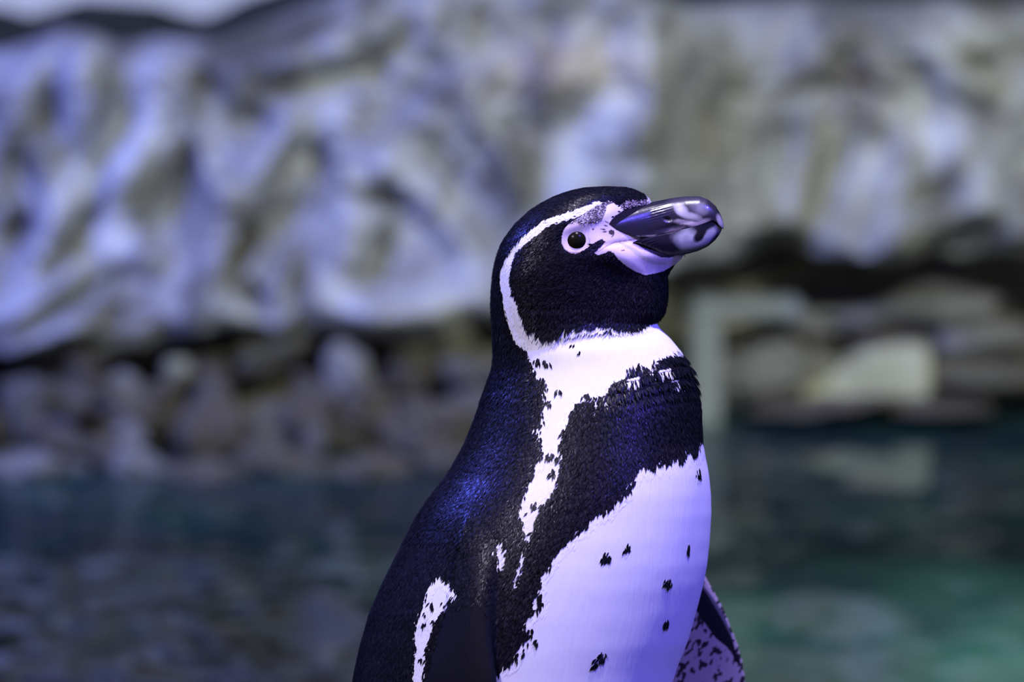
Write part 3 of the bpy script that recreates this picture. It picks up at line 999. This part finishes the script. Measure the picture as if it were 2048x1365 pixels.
lift *= np.where(crown, .55, 1.0)
lift += np.where(hem, 2.0, 0.0)
lift *= np.where((u < 1010) & (v > 1080), .45, 1.0)
inruf = (u > 1200) & (np.abs(v - (752 + (1300 - u) * .16)) < 46)
lift *= np.where(inruf & ~fwhite, 2.0, 1.0)
length *= np.where(inruf & ~fwhite, 1.25, 1.0)
edge_n = np.abs(N[:, 1]) < .25
lift *= np.where(edge_n & (v > 800), .6, 1.0)
lift *= np.where(nape, 1.6, 1.0)
lift *= np.where(fwhite & (v < 690), 2.0, 1.0)
root = P - N * .5
mid = P + T * (length * .5)[:, None] + N * (.45 * lift + .25)[:, None]
ridge_ = mid + N * (np.where(fwhite, .03, .16) * width + .08)[:, None]
tip = P + T * length[:, None] + N * (lift + RNG.normal(size=nF) * .15)[:, None]
Lh = mid - B * width[:, None]; Rh = mid + B * width[:, None]
FV = np.stack([root, Lh, ridge_, Rh, tip], 1).reshape(-1, 3)
base = np.arange(nF)[:, None] * 5
tri = np.array([[0, 1, 2], [0, 2, 3], [1, 4, 2], [2, 4, 3]])
FF = (base[:, None, :] + tri[None]).reshape(-1, 3)
bright = np.where(fwhite, RNG.uniform(.94, 1.06, nF), np.exp(RNG.normal(size=nF) * .45))
fc = fcol * bright[:, None]
brown = (~fwhite) & (((u > 1030) & (u < 1300) & (v > 480) & (v < 640)) | ((v > 880) & (v < 1040) & (u > 960)))
fc[brown] *= np.array([1.4, 1.25, 1.2])
fc = np.clip(fc, 0, .9)
fme = bpy.data.meshes.new('plumage')
fme.vertices.add(len(FV)); fme.loops.add(len(FF) * 3); fme.polygons.add(len(FF))
fme.vertices.foreach_set('co', to_local(FV).astype(np.float32).ravel())
fme.loops.foreach_set('vertex_index', FF.astype(np.int32).ravel())
fme.polygons.foreach_set('loop_start', (np.arange(len(FF)) * 3).astype(np.int32))
fme.polygons.foreach_set('use_smooth', [True] * len(FF))
fme.update(calc_edges=True)
set_col(fme, np.repeat(fc, 5, 0))
set_float(fme, np.repeat(np.where(fwhite, .6, RNG.uniform(.22, .5, nF)), 5), 'rough')
plum = link('plumage', fme, mat_attr('feather', .45, .12, 'rough'), PEN)
tag(plum, 'overlapping black and white feathers', None, None, 'stuff')

# --------------------------------------------------------------- eyes
bvh = BVHTree.FromPolygons([Vector(p) for p in BV], [tuple(p.vertices) for p in body_me.polygons])
M_EYE, nt, b_ = nodes('dark_eye')
b_.inputs['Base Color'].default_value = (.006, .005, .004, 1); b_.inputs['Roughness'].default_value = .22; b_.inputs['Specular IOR Level'].default_value = .1
lw = nt.nodes.new('ShaderNodeTexNoise'); lw.inputs['Scale'].default_value = 700
rr = nt.nodes.new('ShaderNodeValToRGB')
rr.color_ramp.elements[0].color = (.004, .004, .003, 1); rr.color_ramp.elements[1].color = (.012, .010, .006, 1)
nt.links.new(lw.outputs['Fac'], rr.inputs['Fac']); nt.links.new(rr.outputs['Color'], b_.inputs['Base Color'])
M_LID = mat_plain('eyelid_skin', (.66, .56, .62), .45)


def eye(side):
    hit = bvh.ray_cast(Vector((1150, -900 * side, -482)), Vector((0, side, 0)))
    p = np.array(hit[0]); n = np.array([.05, -side, .10]); n /= np.linalg.norm(n)
    c = p - n * 15.5
    bm = bmesh.new()
    bmesh.ops.create_uvsphere(bm, u_segments=40, v_segments=24, radius=25)
    V = np.array([v.co[:] for v in bm.verts])
    F = [[v.index for v in f.verts] for f in bm.faces]
    bm.free()
    e = link('eye', np_mesh('eye', to_local(V + c), F), M_EYE, PEN)
    # lid: an almond ring lying on the ball
    ax = np.array([1.0, 0, 0]); ax -= n * (ax @ n); ax /= np.linalg.norm(ax)
    ay = np.cross(n, ax)
    if ay[2] < 0: ay = -ay
    R = []
    for t in np.linspace(0, 2 * np.pi, 72, endpoint=False):
        rx = 23.4 + 3.5 * abs(math.cos(t)) ** 6; ry = 21.4
        d = ax * math.cos(t) * rx + ay * math.sin(t) * ry
        rad = d / np.linalg.norm(d)
        h = 15.5 - 4.6
        ctr = c + d + n * h
        R.append([ctr + rad * 4.4 * math.cos(k) + n * 3.4 * math.sin(k) for k in np.linspace(0, 2 * np.pi, 14, endpoint=False)])
    R = np.array(R); nn, mm, _ = R.shape
    F = [(i * mm + j, i * mm + (j + 1) % mm, ((i + 1) % nn) * mm + (j + 1) % mm, ((i + 1) % nn) * mm + j) for i in range(nn) for j in range(mm)]
    link('eyelid', np_mesh('eyelid', to_local(R.reshape(-1, 3)), F), M_LID, e)


eye(1)
eye(-1)

# --------------------------------------------------------------- bill
M_BILL = mat_attr('horny_bill', .30, .45, None, .22, (420, .12, .0006))
body_me.materials.append(M_BILL)
body_me.polygons.foreach_set('material_index', [1 if f else 0 for f in BILL_POLY])
QB = qc(455)
TOP = ([1212, 1222, 1234, 1252, 1275, 1305, 1340, 1370, 1398, 1416, 1431, 1441, 1446.5], [449, 440, 430, 420, 411.5, 404.5, 397.5, 393.5, 393.5, 400, 413, 430, 446])
MOUTH = ([1212, 1232, 1250, 1272, 1303, 1334, 1365, 1395, 1424, 1433, 1440, 1446.5], [451, 461, 468, 475, 474, 468, 459.5, 452, 441, 446, 454, 458])
BOT = ([1264, 1285, 1302, 1322, 1338, 1350, 1375, 1395, 1415, 1430, 1439, 1443], [488, 498, 507, 515, 516.5, 513.5, 508.5, 503, 494, 481, 469, 460])
WU = ([1212, 1225, 1240, 1260, 1280, 1300, 1340, 1380, 1410, 1430, 1440, 1446.5], [84, 84, 79, 71, 63, 55, 44, 38, 31, 23, 15, 7])
WL = ([1264, 1280, 1300, 1330, 1350, 1380, 1410, 1430, 1443], [70, 69, 63, 52, 45, 38, 29, 18, 5])


def spow(a, p):
    return np.sign(a) * np.abs(a) ** p


def mandible(xs, fn_lo, fn_hi, wid, dome, flat, up):
    NT = 200
    th = np.linspace(0, 2 * np.pi, NT, endpoint=False)
    R = []
    for x in xs:
        m = np.interp(x, *fn_lo); t = np.interp(x, *fn_hi); w = np.interp(x, *wid)
        s = np.sin(th); c = np.cos(th)
        q = spow(c, np.interp(x, [1212, 1270, 1345, 1400], [.30, .45, .75, .85])) * w
        vv = np.where(s > 0, m + (t - m) * np.abs(s) ** dome, m - (t - m) * flat * np.abs(s))
        R.append(np.stack([np.full(NT, x), QB + q, -vv], 1))
    R = np.array(R)
    for _ in range(2):
        R[1:-1] = (R[:-2] + 2 * R[1:-1] + R[2:]) / 4
    return rings_to_mesh(R)


def paint_bill(V, upper):
    u, v = persp(V)
    n = len(u)
    col = np.tile(BILL, (n, 1))
    nz = fbm(np.stack([u / 14, v / 14, V[:, 1] / 14], 1), 3, 101)

    def blob(cx, cy, rx, ry, a, c, f=1.0, soft=1.0):
        nonlocal col
        e = ell(u + 1.5 * nz, v + 1.2 * nz, cx, cy, rx, ry, a)
        w = (np.clip((1.35 - e) / (.8 * soft), 0, 1) * f)[:, None]
        col = col * (1 - w) + w * np.array(c)
    if upper:
        blob(1385, 412, 48, 20, -4, (.05, .044, .058), .9)
        blob(1362, 420, 15, 11, -35, (.56, .54, .58), .95, 1.6)
        blob(1380, 432, 24, 8, -12, (.46, .43, .46), .85, 1.5)
        blob(1400, 418, 18, 12, -30, (.27, .25, .29), .7, 1.8)
        blob(1372, 445, 26, 5, -6, (.50, .42, .46), .85, 1.4)
        blob(1400, 446, 22, 6, 18, (.30, .24, .30), .8, 1.5)
        blob(1385, 414, 8, 7, 40, (.10, .09, .12), .7, 1.6)
        blob(1350, 460, 22, 3.5, 16, (.16, .12, .16), .7, 1.5)
        blob(1424, 412, 8, 16, 35, (.02, .017, .022), .9)
        blob(1440, 442, 6, 15, 20, (.43, .39, .42), .8, 1.5)
        blob(1290, 476, 40, 3.5, 4, (.34, .27, .31), .8, 1.4)
        # nostril slit rim
        blob(1336, 440, 9, 4.5, -10, (.22, .19, .22), .8, 1.3)
        blob(1335, 438, 6, 2.8, -10, (.004, .004, .004), 1, .6)
    else:
        blob(1373, 478, 24, 21, 20, (.52, .50, .54), .97, 1.4)
        blob(1418, 472, 25, 9.5, 46, (.47, .45, .49), .95, 1.4)
        blob(1390, 490, 30, 8, 14, (.48, .46, .50), .9, 1.4)
        blob(1400, 470, 18, 9, 58, (.012, .010, .014), 1, 1.0)
        blob(1412, 450, 16, 6, 35, (.01, .008, .02), .95, 1.0)
        blob(1350, 476, 10, 14, 20, (.22, .20, .23), .4, 1.8)
        rim = np.clip((v - (np.interp(u, *BOT) - 7)) / 3, 0, 1)[:, None] * np.clip((u - 1340) / 20, 0, 1)[:, None]
        col = col * (1 - rim) + rim * np.array([.02, .017, .02])
        tipm = np.clip((u - 1434) / 4, 0, 1)[:, None]
        col = col * (1 - tipm) + tipm * np.array([.12, .10, .10])
    return col * (1 + .12 * nz[:, None])


def build_mandible(name, V, F, upper):
    V = V.copy()
    u, v = persp(V)
    nrm = np.sign(V[:, 1] - QB)
    # fine lengthwise furrows near the base, a dip for the nostril
    fur = np.exp(-ell(u, v, 1318, 427, 22, 14, 15)) if upper else np.exp(-ell(u, v, 1295, 494, 20, 14, -30))
    V[:, 1] += nrm * .7 * fur * np.sin((v + .28 * u) * 1.15)
    if upper:
        V[:, 1] -= nrm * 5.0 * np.exp(-ell(u, v, 1335, 439, 7, 4, -10) ** 2)
        V[:, 1] -= nrm * 2.5 * np.exp(-ell(u, v, 1350, 452, 40, 5, 14))
    me = np_mesh(name, to_local(V), F)
    bm = bmesh.new(); bm.from_mesh(me); bmesh.ops.recalc_face_normals(bm, faces=bm.faces); bm.to_mesh(me); bm.free()
    set_col(me, paint_bill(V, upper))
    return link(name, me, M_BILL, PEN)


vu, fu_ = mandible(np.concatenate([np.linspace(1212, 1430, 150), np.linspace(1431, 1446.5, 22)]), MOUTH, TOP, WU, .85, .06, True)
up = build_mandible('upper_bill', vu, fu_, True)
MOUTH2 = (MOUTH[0], [a + 1.2 for a in MOUTH[1]])
lo_m = ([1264, 1276, 1303, 1334, 1365, 1395, 1424, 1443], [486.5, 481, 475.5, 469.5, 461, 453.5, 443, 452])
vl, fl_ = mandible(np.concatenate([np.linspace(1264, 1428, 110), np.linspace(1430, 1443, 14)]), lo_m, BOT, WL, .75, .05, False)
lo = build_mandible('lower_bill', vl, fl_, False)
lo['label'] = 'lower bill with a pale band near the tip'
up['label'] = 'hooked upper bill, dark with a pale band'

# --------------------------------------------------------------- feet (webbed)
M_FOOT = mat_plain('penguin_foot', (.06, .05, .055), .5)


def foot(qs):
    parts = []
    for a, L in ((-24, 150), (0, 175), (24, 150)):
        d = np.array([math.cos(math.radians(a)), math.sin(math.radians(a)), 0])
        s = np.array([-d[1], d[0], 0])
        R = []
        for t, w, h in ((-.15, 20, 26), (.1, 24, 26), (.4, 19, 19), (.7, 15, 15), (.9, 11, 11), (1.0, 7, 6), (1.14, 2, 2)):
            c = d * L * t
            th = np.linspace(0, 2 * np.pi, 14, endpoint=False)
            R.append(c + np.outer(np.cos(th) * w, s) + np.outer(np.sin(th) * h + h, [0, 0, 1]))
        parts.append(rings_to_mesh(np.array(R)))
    # web
    web = []
    for zz in (3, 14):
        for a, L in ((0, 0), (-24, 118), (-12, 104), (0, 138), (12, 104), (24, 118)):
            web.append((L * math.cos(math.radians(a)), L * math.sin(math.radians(a)), zz))
    wf = [(0, k + 1, k, ) for k in range(1, 5)] + [(6, 6 + k, 7 + k) for k in range(1, 5)] + [(k, k + 1, k + 7, k + 6) for k in range(1, 5)] + [(0, 1, 7, 6), (5, 0, 6, 11)]
    parts.append((np.array(web, float), wf))
    V, F = join(parts)
    base = to_world(np.array([[1030, qc(FOOT_V) + qs, -FOOT_V]]))[0]
    W = V * S
    W = W + base
    W[:, 2] += BASE[2] - base[2]
    o = link('foot', np_mesh('foot', W - BASE, F), M_FOOT, PEN)


foot(-115)
foot(115)


# --------------------------------------------------------------- rock ledge under the bird
def ledge():
    zt = BASE[2]
    nx, ny = 150, 110
    xs = np.linspace(-1.3, 1.3, nx); ys = np.linspace(2.75, 4.15, ny)
    X, Y = np.meshgrid(xs, ys, indexing='ij')
    x, y = X.ravel(), Y.ravel()
    ex = np.minimum(x + 1.3, 1.3 - x); ey = np.minimum(y - 2.75, 4.15 - y)
    e = np.minimum(ex, ey)
    drop = np.clip(1 - e / 0.14, 0, 1) ** 2 * 0.45
    r = np.hypot(x - BASE[0], y - BASE[1])
    bump = 0.012 * fbm(np.stack([x * 5, y * 5, 0 * x], 1), 4, 121) - .014
    z = zt + bump * np.clip((r - .12) / .15, 0, 1) - drop
    V = np.stack([x, y, z], 1)
    idx = np.arange(nx * ny).reshape(nx, ny)
    F = np.stack([idx[:-1, :-1], idx[1:, :-1], idx[1:, 1:], idx[:-1, 1:]], -1).reshape(-1, 4)
    o = link('rock_ledge', np_mesh('rock_ledge', V, F), M_STONE['grey'])
    tag(o, 'low grey rock ledge in the pool under the penguin', 'rock')


ledge()
